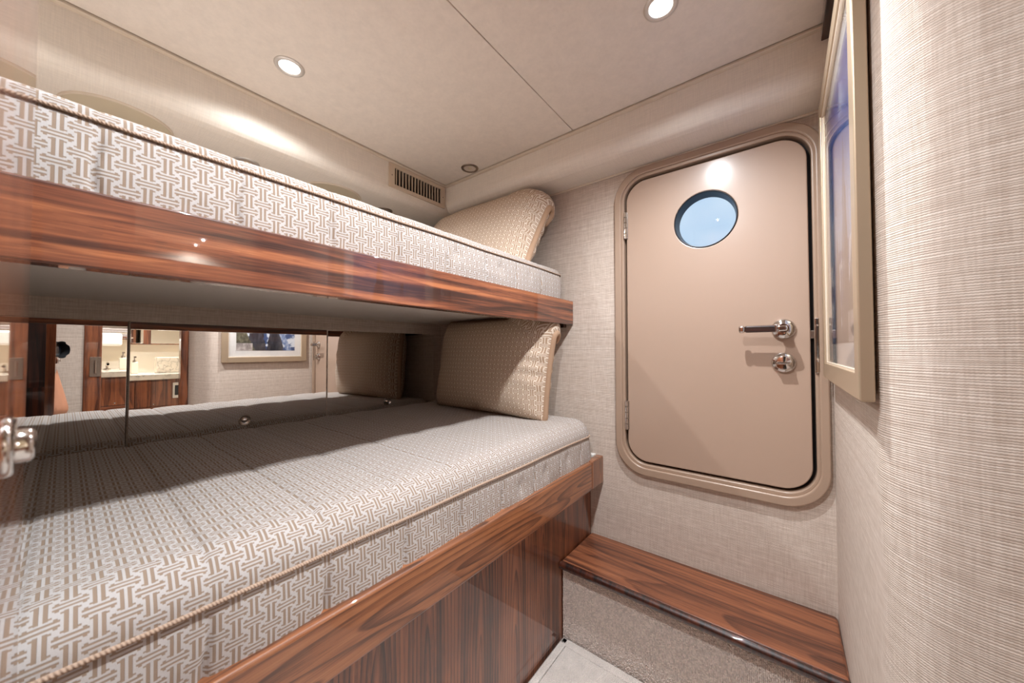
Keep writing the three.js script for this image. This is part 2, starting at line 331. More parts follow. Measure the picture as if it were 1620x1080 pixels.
{ // right wall: straight run, rounded convex corner, then the short return to the bathroom door
  const line = [[XW, ZD]]; const r = 0.085, z0 = -0.662, xs = 0.0962; for (let k = 0; k <= 20; k++) { const a = k / 20 * 85 * Math.PI / 180; line.push([xs + r * (1 - Math.cos(a)), z0 + r * Math.sin(a)]); }
  const e = line[line.length - 1]; line.push([0.53, e[1] + (0.53 - e[0]) * Math.tan(5 * Math.PI / 180)]);
  const pos = [], uv = [], idx = []; let s = 0;
  line.forEach((p, i) => { if (i) s += Math.hypot(p[0] - line[i - 1][0], p[1] - line[i - 1][1]); for (const y of [YF, YC + 0.02]) { pos.push(p[0], y + H, p[1]); uv.push(s, y); } });
  for (let i = 0; i < line.length - 1; i++) idx.push(2 * i, 2 * i + 2, 2 * i + 1, 2 * i + 1, 2 * i + 2, 2 * i + 3);
  const g = new THREE.BufferGeometry(); g.setAttribute('position', new THREE.Float32BufferAttribute(pos, 3)); g.setAttribute('uv', new THREE.Float32BufferAttribute(uv, 2)); g.setIndex(idx); g.computeVertexNormals();
  const w = setting('wall_right', 'beige grasscloth wall with a rounded corner close on the right', [XW, 0, ZD]);
  part('wall_covering', g, M.grass, w);
  const sh = new THREE.Shape(); sh.moveTo(0.16, -ZD); sh.lineTo(0.53, -ZD); sh.lineTo(0.53, 0.59); sh.lineTo(0.2, 0.6); sh.lineTo(0.16, 0.68); sh.closePath();
  part('wall_core', new THREE.ExtrudeGeometry(sh, { depth: YC + H, bevelEnabled: false }).rotateX(-Math.PI / 2), M.cream, w);
}

// ---------------------------------------------------------------- cabin door
{
  const g = setting('door_1', 'tan painted cabin door with round porthole, rounded frame and chrome lever', [-0.19, -0.43 + H, ZD]);
  // flange in two steps
  const ring = (a, b, r1, c, d2, r2) => { const s = rrect(a[0], a[1], a[2], a[3], r1); s.holes.push(rrect(c[0], c[1], c[2], c[3], r2, THREE.Path)); return s; };
  const fo = [-0.476, 0.092, -0.426, 0.630], fi = [-0.4425, 0.0645, -0.389, 0.596];
  const fr = part('door_frame', slab(ring(fo, 0, 0.105, [fo[0] + 0.024, fo[1] - 0.02, fo[2] + 0.026, fo[3] - 0.024], 0, 0.085), ZD - 0.004, ZD + 0.016, 0.004), M.framePaint, g);
  part('inner_lip', slab(ring([fo[0] + 0.0225, fo[1] - 0.0185, fo[2] + 0.0245, fo[3] - 0.0225], 0, 0.086, fi, 0, 0.074), ZD - 0.03, ZD + 0.010, 0.003), M.framePaint, fr);
  part('gasket', slab(ring([fi[0] - 0.004, fi[1] + 0.004, fi[2] - 0.004, fi[3] + 0.004], 0, 0.078, [fi[0] + 0.02, fi[1] - 0.02, fi[2] + 0.02, fi[3] - 0.02], 0, 0.06), ZD - 0.04, ZD - 0.022), M.rubber, g, 'black rubber seal');
  const ds = rrect(-0.436, 0.0565, -0.381, 0.588, 0.068); const ho = new THREE.Path(); ho.absarc(-0.19, 0.408, 0.088, 0, Math.PI * 2, true); ds.holes.push(ho);
  const dp = part('door_panel', slab(ds, ZD - 0.03, ZD + 0.003, 0.003), M.doorPaint, g);
  const port = part('porthole_ring', lathe([[0.0795, -0.034], [0.0885, -0.034], [0.0885, 0.004], [0.0855, 0.005], [0.0845, 0.002], [0.0805, -0.026], [0.0795, -0.034]], [-0.19, 0.408, ZD], [0, 0, 1], 72), M.portRim, dp, 'black porthole ring');
  part('porthole_glass', lathe([[0, -0.030], [0.081, -0.030], [0.081, -0.025], [0, -0.025]], [-0.19, 0.408, ZD], [0, 0, 1], 72), M.glass, dp, 'clear round porthole pane');
  // hinges
  for (const [a, b] of [[0.487, 0.392], [-0.179, -0.279]]) {
    const h = part('hinge', bx(-0.4445, -0.4305, b, a, ZD + 0.001, ZD + 0.008, 0.001), M.nickel, g, 'polished steel hinge');
    for (let k = 0; k < 5; k++) { const y0 = b + (a - b) * k / 5; part('knuckle', cyl([-0.4385, y0 + 0.001, ZD + 0.011], [-0.4385, y0 + (a - b) / 5 - 0.001, ZD + 0.011], 0.0052, 0.0052, 16), M.chrome, h); }
  }
  // lever handle
  const zf = ZD + 0.003;
  const rose = (n, x, y, lab) => part(n, lathe([[0, 0], [0.027, 0], [0.0275, 0.003], [0.026, 0.006], [0.0225, 0.0085], [0.0215, 0.008], [0.0205, 0.0105], [0.012, 0.0125], [0, 0.013]], [x, y, zf], [0, 0, 1]), M.chrome, g, lab);
  const ro = rose('lever_handle', 0.0, 0.057, 'chrome lever handle with dark wood grip');
  part('neck', cyl([0, 0.057, zf + 0.01], [0, 0.057, zf + 0.056], 0.011, 0.0115), M.chrome, ro);
  part('elbow', bx(-0.016, 0.012, 0.047, 0.067, zf + 0.036, zf + 0.058, 0.008), M.chrome, ro);
  part('grip', bx(-0.086, -0.014, 0.0475, 0.0665, zf + 0.041, zf + 0.054, 0.005), M.darkwood, ro, 'dark wood grip');
  part('collar', bx(-0.0185, -0.012, 0.0455, 0.0685, zf + 0.0395, zf + 0.0555, 0.004), M.chrome, ro);
  part('tip', bx(-0.101, -0.085, 0.047, 0.067, zf + 0.037, zf + 0.0545, 0.006), M.chrome, ro);
  const lk = rose('thumb_turn_lock', -0.001, -0.036, 'round chrome thumb-turn lock');
  part('lock_dial', lathe([[0, 0.012], [0.019, 0.0115], [0.0195, 0.016], [0.017, 0.019], [0, 0.02]], [-0.001, -0.036, zf], [0, 0, 1]), M.chrome, lk);
  part('turn_wing', bx(-0.017, 0.015, -0.0395, -0.0325, zf + 0.016, zf + 0.030, 0.003), M.chrome, lk);
  // strike plate on the frame, bolt across the gap
  const sp = part('strike_plate', bx(0.0645, 0.0755, -0.062, 0.084, ZD + 0.008, ZD + 0.0155, 0.003), M.chrome, g, 'tall chrome strike plate on the frame');
  for (const y of [0.064, -0.03]) part('screw', lathe([[0, 0.003], [0.0025, 0.002], [0.003, 0]], [0.07, y, ZD + 0.015], [0, 0, 1], 16), M.chrome, sp);
  part('latch_bolt', bx(0.05, 0.066, 0.03, 0.052, ZD - 0.018, ZD - 0.004, 0.002), M.nickel, sp);
}
// ---------------------------------------------------------------- step below the door
{
  const g = thing('boarding_step', 'walnut tread on a carpeted riser below the cabin door', 'step', [-0.24, 0, -1.11]);
  const td = part('tread', bx(-0.578, XW - 0.001, -0.706, -0.679, ZD + 0.001, -0.998, 0.009), M.tread, g);
  part('nosing', cyl([-0.578, -0.692, -0.9985], [XW - 0.001, -0.692, -0.9985], 0.0125, 0.0125, 20), M.darkwood, td);
  const loops = new THREE.InstancedMesh(new THREE.IcosahedronGeometry(0.0021, 1), std({ color: '#ffffff', roughness: 1 }), 172 * 58); loops.name = 'loop_pile'; loops.userData = { kind: 'stuff', label: 'looped beige carpet pile' };
  { const q = new THREE.Matrix4(), c = new THREE.Color(); let k = 0; for (let i = 0; i < 172; i++) for (let j = 0; j < 58; j++) { const a = hash(i, j, 71), b = hash(i, j, 72), d = hash(i, j, 73); q.makeScale(0.95 + 0.3 * a, 1.0 + 0.35 * b, 1.0 + 0.5 * d).setPosition(-0.5755 + i * 0.00392 + 0.0012 * (b - 0.5) + 0.24, YF + H + 0.004 + j * 0.0039 + (i % 2) * 0.0019 + 0.0012 * (a - 0.5), -1.0115 + 0.0012 * (d - 0.5) + 1.11); loops.setMatrixAt(k, q); const t = 0.72 + 0.28 * hash(i, j, 74); c.setRGB(0.84 * t, 0.745 * t * (0.97 + 0.03 * a), 0.665 * t); loops.setColorAt(k++, c); } }
  g.add(loops);
  part('riser', bx(-0.578, XW - 0.001, YF, -0.706, -1.21, -1.0125, 0), M.carpet, g, 'looped beige carpet riser');
}
{ // floor rug with bound edge
  const g = thing('carpet_runner', 'pale cream cut-pile runner with bound edge on the floor', 'rug', [-0.2, 0, -0.5]);
  part('pile', bx(-0.55, 0.06, YF, YF + 0.0162, -0.976, -0.1, 0.004), M.pile, g);
  part('edge_binding', mergeGeometries([bx(-0.575, -0.547, YF, YF + 0.017, -1.006, -0.1, 0.008), bx(-0.575, 0.085, YF, YF + 0.017, -1.006, -0.974, 0.008)]), M.pile, g);
}

// ---------------------------------------------------------------- lower bunk
{
  const g = thing('lower_bunk', 'lower walnut bunk base with glossy front rail', 'bunk', [-0.95, 0, -0.22]);
  part('front_panel', bx(-0.61, -0.58, YF, -0.47, ZD + 0.001, ZB - 0.001, 0, 1), M.panel, g, 'glossy walnut panel with upright grain');
  part('rail', bx(-0.556, -0.5286, -0.485, -0.389, -1.129, ZB - 0.001, 0.006, 2), M.rail, g, 'glossy walnut rail with flame grain');
  part('rail_end', bx(-0.556, -0.5286, -0.485, -0.388, ZD + 0.001, -1.1305, 0.005, 1), M.rail, g);
  part('rail_bearer', bx(-0.581, -0.556, -0.478, -0.43, ZD + 0.001, ZB - 0.001), M.panel, g);
  part('platform', bx(XM + 0.001, -0.58, -0.50, -0.47, ZD + 0.001, ZB - 0.001), M.white, g);
  part('end_cleat', bx(-0.72, -0.558, -0.47, -0.386, ZD + 0.001, -1.203, 0.002), M.white, g, 'white liner edge');
}
// ---------------------------------------------------------------- upper bunk
{
  const g = thing('upper_bunk', 'upper bunk with deep glossy walnut front board', 'bunk', [-1.0, 0.097 + H, -0.22]);
  part('front_board', bx(-0.68, -0.65, 0.097, 0.19, ZD + 0.001, ZB - 0.001, 0.003, 2), M.fascia, g, 'high-gloss walnut board with streaked grain');
  part('bottom_panel', bx(-1.69, -0.68, 0.132, 0.150, ZD + 0.001, ZB - 0.001), M.underside, g, 'cream painted underside');
  part('ledger', bx(-1.285, -0.681, 0.087, 0.1315, ZD + 0.001, ZD + 0.022, 0.002), M.darkwood, g, 'dark wood ledger on the door wall');
}

// ---------------------------------------------------------------- mattresses
function mattress(label, [x0, x1, y0, y1, z0, z1], R, r, seams, tufts, pr = 0.0029) {
  const g = thing('bunk_mattress', label, 'mattress', [(x0 + x1) / 2, y0 + H, (z0 + z1) / 2], { group: 'bunk mattresses' });
  const cx = (x0 + x1) / 2, cz = (z0 + z1) / 2, hx = (x1 - x0) / 2, hz = (z1 - z0) / 2;
  const groove = (z, w) => { let q = 0; for (const s of seams) q = Math.max(q, Math.exp(-(((z - s) / w) ** 2))); return q; };
  const puff = (z) => { let q = 1; for (const s of seams) q = Math.min(q, Math.abs(z - s) / 0.07); return Math.sqrt(clamp(q)); };
  const axis = (a, b, step) => { const e = [0, 0.0006, 0.002, 0.0045, 0.008, 0.013, 0.02, 0.028, 0.037, 0.047, 0.058], m = [], n = Math.max(4, Math.round((b - a - 0.13) / step)); for (let i = 0; i <= n; i++) m.push(a + 0.065 + (b - a - 0.13) * i / n); return [...e.map((v) => a + v), ...m, ...e.slice().reverse().map((v) => b - v)]; };
  const xs = axis(x0, x1, 0.02), zs = axis(z0, z1, 0.006), pos = [], uv = [], idx = [];
  for (const z of zs) for (const x of xs) {
    let px = x - cx, pz = z - cz; const qx = Math.max(Math.abs(px) - (hx - R), 0), qz = Math.max(Math.abs(pz) - (hz - R), 0), d = Math.hypot(qx, qz);
    let e = Math.min(hx - Math.abs(px), hz - Math.abs(pz));
    if (qx > 0 && qz > 0) { e = R - d; if (d > R) { px = Math.sign(px) * (hx - R + qx / d * R); pz = Math.sign(pz) * (hz - R + qz / d * R); e = 0; } }
    let y = y1; if (e < r) y -= r - Math.sqrt(Math.max(0, r * r - (r - e) ** 2));
    const in_ = smooth(0, 0.03, e);
    y += in_ * (0.0035 * (puff(z) - 0.6) - 0.003 * groove(z, 0.004) + 0.008 * (fbm(x * 5, z * 4, 3, 77) - 0.5) + 0.003 * (fbm(x * 16, z * 16, 2, 78) - 0.5));
    const ef = x1 - x, arcL = ef < r ? r * Math.acos(clamp(1 - ef / r, -1, 1)) : r * Math.PI / 2 + ef - r;
    pos.push(cx + px, y + H, cz + pz); uv.push(z, -arcL + 0.004);
  }
  const nx = xs.length; for (let j = 0; j < zs.length - 1; j++) for (let i = 0; i < nx - 1; i++) { const a = j * nx + i; idx.push(a, a + nx, a + 1, a + 1, a + nx, a + nx + 1); }
  const mk = () => { const q = new THREE.BufferGeometry(); q.setAttribute('position', new THREE.Float32BufferAttribute(pos, 3)); q.setAttribute('uv', new THREE.Float32BufferAttribute(uv, 2)); q.setIndex(idx); q.computeVertexNormals(); return q; };
  part('top_panel', mk(), M.fret, g);
  // boxing: walk the rounded outline
  const out = []; const run = (ax, az, bx_, bz, n) => { for (let k = 0; k < n; k++) out.push([ax + (bx_ - ax) * k / n, az + (bz - az) * k / n]); };
  const arc = (ox, oz, a0) => { for (let k = 0; k < 14; k++) { const a = a0 + k / 14 * Math.PI / 2; out.push([ox + R * Math.cos(a), oz + R * Math.sin(a)]); } };
  run(x1, z0 + R, x1, z1 - R, Math.round((z1 - z0) / 0.004)); arc(x1 - R, z1 - R, 0); run(x1 - R, z1, x0 + R, z1, 40); arc(x0 + R, z1 - R, Math.PI / 2); run(x0, z1 - R, x0, z0 + R, 60); arc(x0 + R, z0 + R, Math.PI); run(x0 + R, z0, x1 - R, z0, 60); arc(x1 - R, z0 + R, Math.PI * 1.5); out.push(out[0]);
  pos.length = uv.length = idx.length = 0; const rows = 16, yt = y1 - r; let s = z0 + R;
  const piped = [];
  out.forEach((p, k) => {
    if (k) s += Math.hypot(p[0] - out[k - 1][0], p[1] - out[k - 1][1]);
    const a = out[(k - 1 + out.length - 1) % (out.length - 1)], b = out[(k + 1) % (out.length - 1)]; let nx_ = b[1] - a[1], nz_ = -(b[0] - a[0]); const l = Math.hypot(nx_, nz_) || 1; nx_ /= l; nz_ /= l;
    const front = p[0] > x1 - R ? 1 : 0, wob = 0.004 * (fbm(s * 7, 3, 2, 79) - 0.5);
    piped.push([p[0] + nx_ * 0.001, yt + wob + 0.0015, p[1] + nz_ * 0.001]);
    for (let j = 0; j <= rows; j++) {
      const t = j / rows, y = y0 + (yt + wob - y0) * t, mid = Math.sin(Math.PI * t);
      let d = 0.005 * mid + 0.006 * mid * (fbm(s * 12, y * 20, 3, 80) - 0.5);
      d += front * mid * (0.003 * (puff(p[1]) - 0.7) - 0.007 * groove(p[1] + 0.003 * Math.sin(t * 9), 0.0035));
      if (front) for (const [tz, ty] of tufts) { const q = Math.hypot((p[1] - tz) / 0.012, (y - ty) / 0.016); d -= 0.006 * Math.exp(-q * q); }
      if (t > 0.9) d -= 0.002 * smooth(0.9, 1, t);
      pos.push(p[0] + nx_ * d, y + H, p[1] + nz_ * d); uv.push(s, y);
    }
  });
  const m = rows + 1; for (let k = 0; k < out.length - 1; k++) for (let j = 0; j < rows; j++) { const a = k * m + j; idx.push(a, a + 1, a + m, a + 1, a + m + 1, a + m); }
  part('side_panel', mk(), M.fret, g);
  const c = piped.filter((_, k) => k % 3 === 0 && k < piped.length - 1);
  const tg = tube(c, pr, 900, true, 8); { const u = tg.attributes.uv; for (let i = 0; i < u.count; i++) u.setX(i, u.getX(i) * 800); }
  part('piping', tg, M.cord, g, 'tan twisted piping');
  part('bottom_panel', bx(x0 + R, x1 - R * 0.4, y0, y0 + 0.01, z0 + R * 0.4, z1 - R * 0.4), M.white, g);
}
const seamList = (a, n, step) => [...Array(n)].map((_, k) => a + k * step);
mattress('lower bunk mattress in beige fretwork fabric, shaded by the bunk above', [XM + 0.012, -0.548, -0.468, -0.253, ZD + 0.03, ZB - 0.01], 0.065, 0.055, seamList(-1.08, 14, 0.1385), [[-0.99, -0.345], [-0.86, -0.35], [-0.74, -0.355]]);
mattress('upper bunk mattress in beige fretwork fabric, close under the cornice', [-1.66, -0.668, 0.152, 0.3055, ZD + 0.03, ZB - 0.01], 0.055, 0.0235, seamList(-1.165, 14, 0.1432), [[-0.62, 0.25], [-0.8, 0.245], [-0.95, 0.245]], 0.0021);

// ---------------------------------------------------------------- pillows
function pillow(label, w, h, t, pos, rot, fold) {
  const g = thing('bed_pillow', label, 'pillow', pos, { group: 'fretwork pillows' });
  g.rotation.set(...rot);
  const NU = 84, NV = 64;
  const bend = (x, y, z) => { // fold the upper right corner backwards
    for (const f of fold) {
      const [ux, uy, d0, rb, mx] = f, d = x * ux + y * uy - d0; if (d <= 0) continue;
      const lim = mx * rb, a = Math.min(d, lim) / rb, ex = Math.max(0, d - lim);
      const along = (rb + z) * Math.sin(a) + ex * Math.cos(a), back = -rb + (rb + z) * Math.cos(a) - ex * Math.sin(a);
      x += ux * (along - d); y += uy * (along - d); z = back;
    }
    return [x, y, z];
  };
  const pt = (u, v, side) => {
    const x = w / 2 * u * (1 - 0.035 * (1 - v * v)) * (1 + 0.05 * v * u), y = h / 2 * v * (1 - 0.05 * (1 - u * u) );
    const e = Math.min(1 - Math.abs(u), 1 - Math.abs(v)), prof = Math.pow(Math.max(0, (1 - u ** 4) * (1 - v ** 4)), 0.5);
    let z = t / 2 * prof;
    const pucker = smooth(0, 0.04, e) * (Math.exp(-(1 - u) / 0.16) * Math.sin(v * 17 + 2.2 * Math.sin(v * 5) + u * 3) + Math.exp(-(1 + v) / 0.14) * Math.sin(u * 13 + 1.5 * Math.sin(u * 6)) * 0.8 + 0.4 * Math.exp(-(1 + u) / 0.12) * Math.sin(v * 15));
    z += 0.0075 * pucker + smooth(0, 0.2, e) * 0.012 * (fbm(u * 2 + side * 9, v * 2, 2, 90) - 0.5);
    return bend(x, y, side * z);
  };
  for (const side of [1, -1]) {
    const p = [], uv = [], idx = [];
    const cl = (k, n) => { const s = k / n * 2 - 1; return Math.sign(s) * (1 - Math.pow(1 - Math.abs(s), 1.6)); };
    for (let j = 0; j <= NV; j++) for (let i = 0; i <= NU; i++) { const u = cl(i, NU), v = cl(j, NV); p.push(...pt(u, v, side)); uv.push(u * w / 2, v * h / 2); }
    for (let j = 0; j < NV; j++) for (let i = 0; i < NU; i++) { const a = j * (NU + 1) + i, b = a + NU + 1; if (side > 0) idx.push(a, a + 1, b, a + 1, b + 1, b); else idx.push(a, b, a + 1, a + 1, b, b + 1); }
    const q = new THREE.BufferGeometry(); q.setAttribute('position', new THREE.Float32BufferAttribute(p, 3)); q.setAttribute('uv', new THREE.Float32BufferAttribute(uv, 2)); q.setIndex(idx); q.computeVertexNormals();
    local(side > 0 ? 'front_cover' : 'back_cover', q, M.pillow, g);
  }
  const rim = [], rr = 0.09, add = (u, v) => rim.push(new THREE.Vector3(...pt(u, v, 0)));
  const N = 26, k0 = 1 - rr; for (let k = 0; k < N; k++) add(1, -k0 + 2 * k0 * k / N); for (let k = 0; k < 6; k++) { const a = k / 6 * Math.PI / 2; add(k0 + rr * Math.cos(a), k0 + rr * Math.sin(a)); }
  for (let k = 0; k < N; k++) add(k0 - 2 * k0 * k / N, 1); for (let k = 0; k < 6; k++) { const a = Math.PI / 2 + k / 6 * Math.PI / 2; add(-k0 + rr * Math.cos(a), k0 + rr * Math.sin(a)); }
  for (let k = 0; k < N; k++) add(-1, k0 - 2 * k0 * k / N); for (let k = 0; k < 6; k++) { const a = Math.PI + k / 6 * Math.PI / 2; add(-k0 + rr * Math.cos(a), -k0 + rr * Math.sin(a)); }
  for (let k = 0; k < N; k++) add(-k0 + 2 * k0 * k / N, -1); for (let k = 0; k < 6; k++) { const a = Math.PI * 1.5 + k / 6 * Math.PI / 2; add(k0 + rr * Math.cos(a), -k0 + rr * Math.sin(a)); }
  local('welt', new THREE.TubeGeometry(new THREE.CatmullRomCurve3(rim, true), 260, 0.0115, 12, true), M.welt, g, 'thick tan welt around the edge');
}
pillow('plump pillow with tan welt standing on the lower mattress against the door wall', 0.595, 0.392, 0.20, [-0.962, -0.067 + H, -1.095], [-0.12, -0.03, 0.0], [[0.35, 0.937, 0.205, 0.021, 2.9]]);
pillow('pillow with tan welt leaning on the upper mattress under the cornice', 0.60, 0.42, 0.19, [-0.985, 0.428 + H, -1.03], [-0.55, 0.05, 0.06], [[0.35, 0.937, 0.205, 0.021, 2.9]]);

// ---------------------------------------------------------------- mirror doors along the lower bunk
{
  const z = [0.424, -0.11, -0.644, -1.181], tilt = [0, 0.0064, 0.0105];
  const lab = ['mirrored locker door at the near end of the lower bunk, showing the camera', 'middle mirrored locker door, showing the framed picture', 'mirrored locker door at the far end, showing the lower pillow'];
  for (let k = 0; k < 3; k++) {
    const yb = -0.455, yt = 0.079, zc = (z[k] + z[k + 1]) / 2, g = thing('mirror_door', lab[k], 'mirror', [XM - 0.003, yb + H, zc], { group: 'mirrored locker doors behind the lower bunk' });
    g.rotation.z = tilt[k];
    const wz = (z[k] - z[k + 1]) / 2 - 0.0022, b = new RoundedBoxGeometry(0.005, yt - yb, wz * 2, 2, 0.0012).translate(0.0005, (yt - yb) / 2, 0);
    local('mirror_pane', b, M.mirror, g);
    local('backing', new THREE.BoxGeometry(0.004, yt - yb, wz * 2 + 0.004).translate(-0.005, (yt - yb) / 2, 0), M.mirrorEdge, g);
    const l = local('latch', lathe([[0.0085, 0.002], [0.013, 0.0025], [0.0155, 0.005], [0.017, 0.0045], [0.0175, 0.002]], [0, -H, 0], [1, 0, 0], 32), M.nickel, g, 'round push latch');
    l.position.set(0.0015, -0.236 - yb, 0);
    local('latch_button', lathe([[0, 0.007], [0.006, 0.0065], [0.0085, 0.004], [0.0087, 0.001]], [0, -H, 0], [1, 0, 0], 24), M.chrome, l);
  }
}

// ---------------------------------------------------------------- framed picture on the right wall
{
  const z0 = -1.165, z1 = -0.642, y0 = -0.068, y1 = 0.605, xf = 0.0775, xb = 0.0925, fw = 0.036;
  const g = thing('framed_picture', 'seascape print in a champagne metal frame on the right wall', 'picture', [xb, y0 + H, (z0 + z1) / 2]);
  const art = dataTex(384, 512, (i, j) => {
    const x = i / 384, y = j / 512; // y up
    let c = mix3([150, 176, 206], [58, 78, 150], smooth(0.3, 1, y));
    c = mix3(c, [225, 228, 234], 0.7 * smooth(0.55, 0.75, fbm(x * 5, y * 7, 4, 101)) * smooth(0.2, 0.6, y));
    const sea = 0.34 + 0.03 * (fbm(x * 6, 1, 3, 102) - 0.5);
    if (y < sea) { c = mix3([58, 84, 130], [222, 228, 236], smooth(0.48, 0.62, fbm(x * 9, y * 14, 4, 103))); }
    const cliff = (cx, wd, hh) => { const e = wd * (1 - y / hh) + 0.04 * (fbm(x * 14, y * 18, 3, 104) - 0.5); return y < hh && Math.abs(x - cx) < e; };
    if (cliff(0.36, 0.15, 0.6) || cliff(0.68, 0.17, 0.75)) c = mix3([22, 22, 30], [96, 96, 108], fbm(x * 30, y * 9, 3, 105) * 0.8);
    if (cliff(0.93, 0.24, 0.4)) c = mix3([52, 50, 40], [142, 138, 112], fbm(x * 40, y * 40, 3, 106));
    if (y < 0.1 && x > 0.74) c = mix3([120, 110, 108], [226, 216, 210], fbm(x * 24, y * 30, 3, 107));
    if (Math.abs(x - 0.12 - (y - 0.02) * 0.55) < 0.05 && y < 0.5) c = mix3([60, 92, 150], [236, 240, 246], fbm(x * 30, y * 30, 3, 108));
    return c;
  }, true, THREE.ClampToEdgeWrapping);
  // frame bars: mitred profile approximated by four bevelled bars with raised outer edge
  const barsY = [[y0, y0 + fw], [y1 - fw, y1]];
  for (const [a, b] of barsY) { const f = part('frame_bar', bx(xf, xb, a, b, z0 + fw, z1 - fw, 0.0015, 2), M.champagne, g); }
  for (const [a, b] of [[z0, z0 + fw], [z1 - fw, z1]]) part('frame_bar', bx(xf - 0.0004, xb, y0, y1, a, b, 0.0025, 1), M.champagne, g);
  const iy0 = y0 + fw, iy1 = y1 - fw, iz0 = z0 + fw, iz1 = z1 - fw;
  for (const [a, b, c, d] of [[iy0 - 0.001, iy0 + 0.004, iz0, iz1], [iy1 - 0.004, iy1 + 0.001, iz0, iz1], [iy0, iy1, iz0 - 0.001, iz0 + 0.004], [iy0, iy1, iz1 - 0.004, iz1 + 0.001]]) part('fillet', bx(xf + 0.003, xf + 0.009, a, b, c, d, 0.001), M.bead, g);
  part('mat_board', bx(xf + 0.010, xf + 0.012, iy0 - 0.004, iy1 + 0.004, iz0 - 0.004, iz1 + 0.004), M.matboard, g, 'white mat board');
  const aw = (iz1 - iz0) - 0.09, ah = (iy1 - iy0) - 0.09, ag = new THREE.PlaneGeometry(aw, ah).rotateY(-Math.PI / 2).translate(xf + 0.0098, (y0 + y1) / 2 + H, (z0 + z1) / 2);
  part('print', new THREE.BoxGeometry(aw, ah, 0.0006).rotateY(-Math.PI / 2).translate(xf + 0.0097, (y0 + y1) / 2 + H, (z0 + z1) / 2), std({ map: art, roughness: 0.6 }), g, 'coastal scene of rocks and sea');
  part('glazing', bx(xf + 0.0045, xf + 0.006, iy0 - 0.003, iy1 + 0.003, iz0 - 0.003, iz1 + 0.003), M.glass, g, 'picture glass');
  part('back_board', bx(xb - 0.001, 0.0958, y0 + 0.03, y1 - 0.03, z0 + 0.03, z1 - 0.035), M.kraft, g, 'paper backing');
}

// ---------------------------------------------------------------- air vent in the left cornice
{
  const x = XCL, g = thing('air_vent', 'beige slatted air vent in the cornice beside the far corner', 'vent', [x, 0.65 + H, -0.93]);
  const s = rrect(0.782, 1.072, 0.651, 0.7485, 0.003); s.holes.push(rrect(0.808, 1.046, 0.667, 0.7335, 0.002, THREE.Path));
  part('vent_frame', slab(s, 0, 0.006, 0.0012).translate(0, 0, 0).rotateY(Math.PI / 2).translate(x - 0.0005, 0, 0), M.ventPaint, g);
  for (let k = 0; k < 15; k++) { const z = -0.816 - k * 0.01535; part('slat', bx(x - 0.002, x + 0.0045, 0.666, 0.7345, z - 0.0014, z + 0.0014), M.ventPaint, g); }
  for (const z of [-0.795, -1.059]) part('screw', lathe([[0, 0.0018], [0.002, 0.0012], [0.0025, 0]], [x + 0.0055, 0.70, z], [1, 0, 0], 12), M.bezelDark, g);
}
// ---------------------------------------------------------------- round covers and lights
function cover(z, r, x, label) {
  const g = thing('access_cover', label, 'cover', [x, 0.62 + H, z], { group: 'round covers in the cornice soffit' });
  local('disc', lathe([[0, -0.0035], [r - 0.006, -0.0035], [r - 0.004, -0.002]], [0, -H, 0]), M.cover, g);
  local('rim', lathe([[r - 0.0045, -0.001], [r - 0.004, -0.005], [r - 0.0015, -0.0055], [r, -0.003], [r, 0.0005]], [0, -H, 0]), M.bead, g);
}
cover(-0.081, 0.105, -1.403, 'large round cover in the soffit nearest the viewer');
cover(-0.647, 0.11, -1.42, 'round cover in the soffit between the two unlit soffit lights');
function downlight(label, [x, y, z], on, bez, aim, cd) {
  const g = thing('ceiling_light', label, 'light', [x, y + H, z], { group: 'round recessed lights' });
  local('bezel', lathe([[0.0245, -0.0015], [0.026, -0.0035], [0.030, -0.0045], [0.0345, -0.003], [0.0358, 0.0003]], [0, -H, 0]), bez, g);
  if (on) {
    const lens = local('lens', lathe([[0, -0.0022], [0.0245, -0.0018], [0.0252, -0.0008]], [0, -H, 0], [0, 1, 0], 32), M.lampLit, g);
    const s = new THREE.SpotLight(new THREE.Color(...LAMP_RGB), cd || LAMP_CD, 0, 1.38, 0.88, 2);
    s.position.set(0, -0.012, 0); s.target.position.set(0, -1, 0); s.castShadow = true; s.shadow.mapSize.set(1024, 1024); s.shadow.radius = 0.4; s.shadow.bias = -0.0005; s.name = 'lamp'; s.target.name = 'lamp_aim'; g.add(s, s.target);
  } else {
    local('reflector', lathe([[0.0085, -0.0007], [0.018, -0.0006], [0.0252, -0.0018]], [0, -H, 0], [0, 1, 0], 32), M.reflector, g);
    local('bulb', lathe([[0, -0.0035], [0.005, -0.003], [0.009, -0.0007]], [0, -H, 0], [0, 1, 0], 24), M.cover, g);
  }
  return g;
}
downlight('lit round ceiling light above the middle of the upper bunk', [-1.03, YC, -0.356], true, M.bezel, 0, 1.5);
downlight('lit round ceiling light above the near end of the upper bunk', [-1.03, YC, 0.31], true, M.bezel, 0, 1.9);
downlight('lit round ceiling light nearest the cabin door', [-0.203, YC, -0.793], true, M.bezel);
downlight('lit round ceiling light over the passage by the entry door', [-0.24, YC, -0.2], true, M.bezel);
downlight('unlit round ceiling light in the far corner of the ceiling', [-1.02, YC, -1.024], false, M.bezelDark);
downlight('unlit soffit light between the two round covers', [-1.395, 0.62, -0.36], false, M.bezel);
downlight('unlit soffit light nearest the air vent', [-1.397, 0.62, -0.866], false, M.bezelDark);

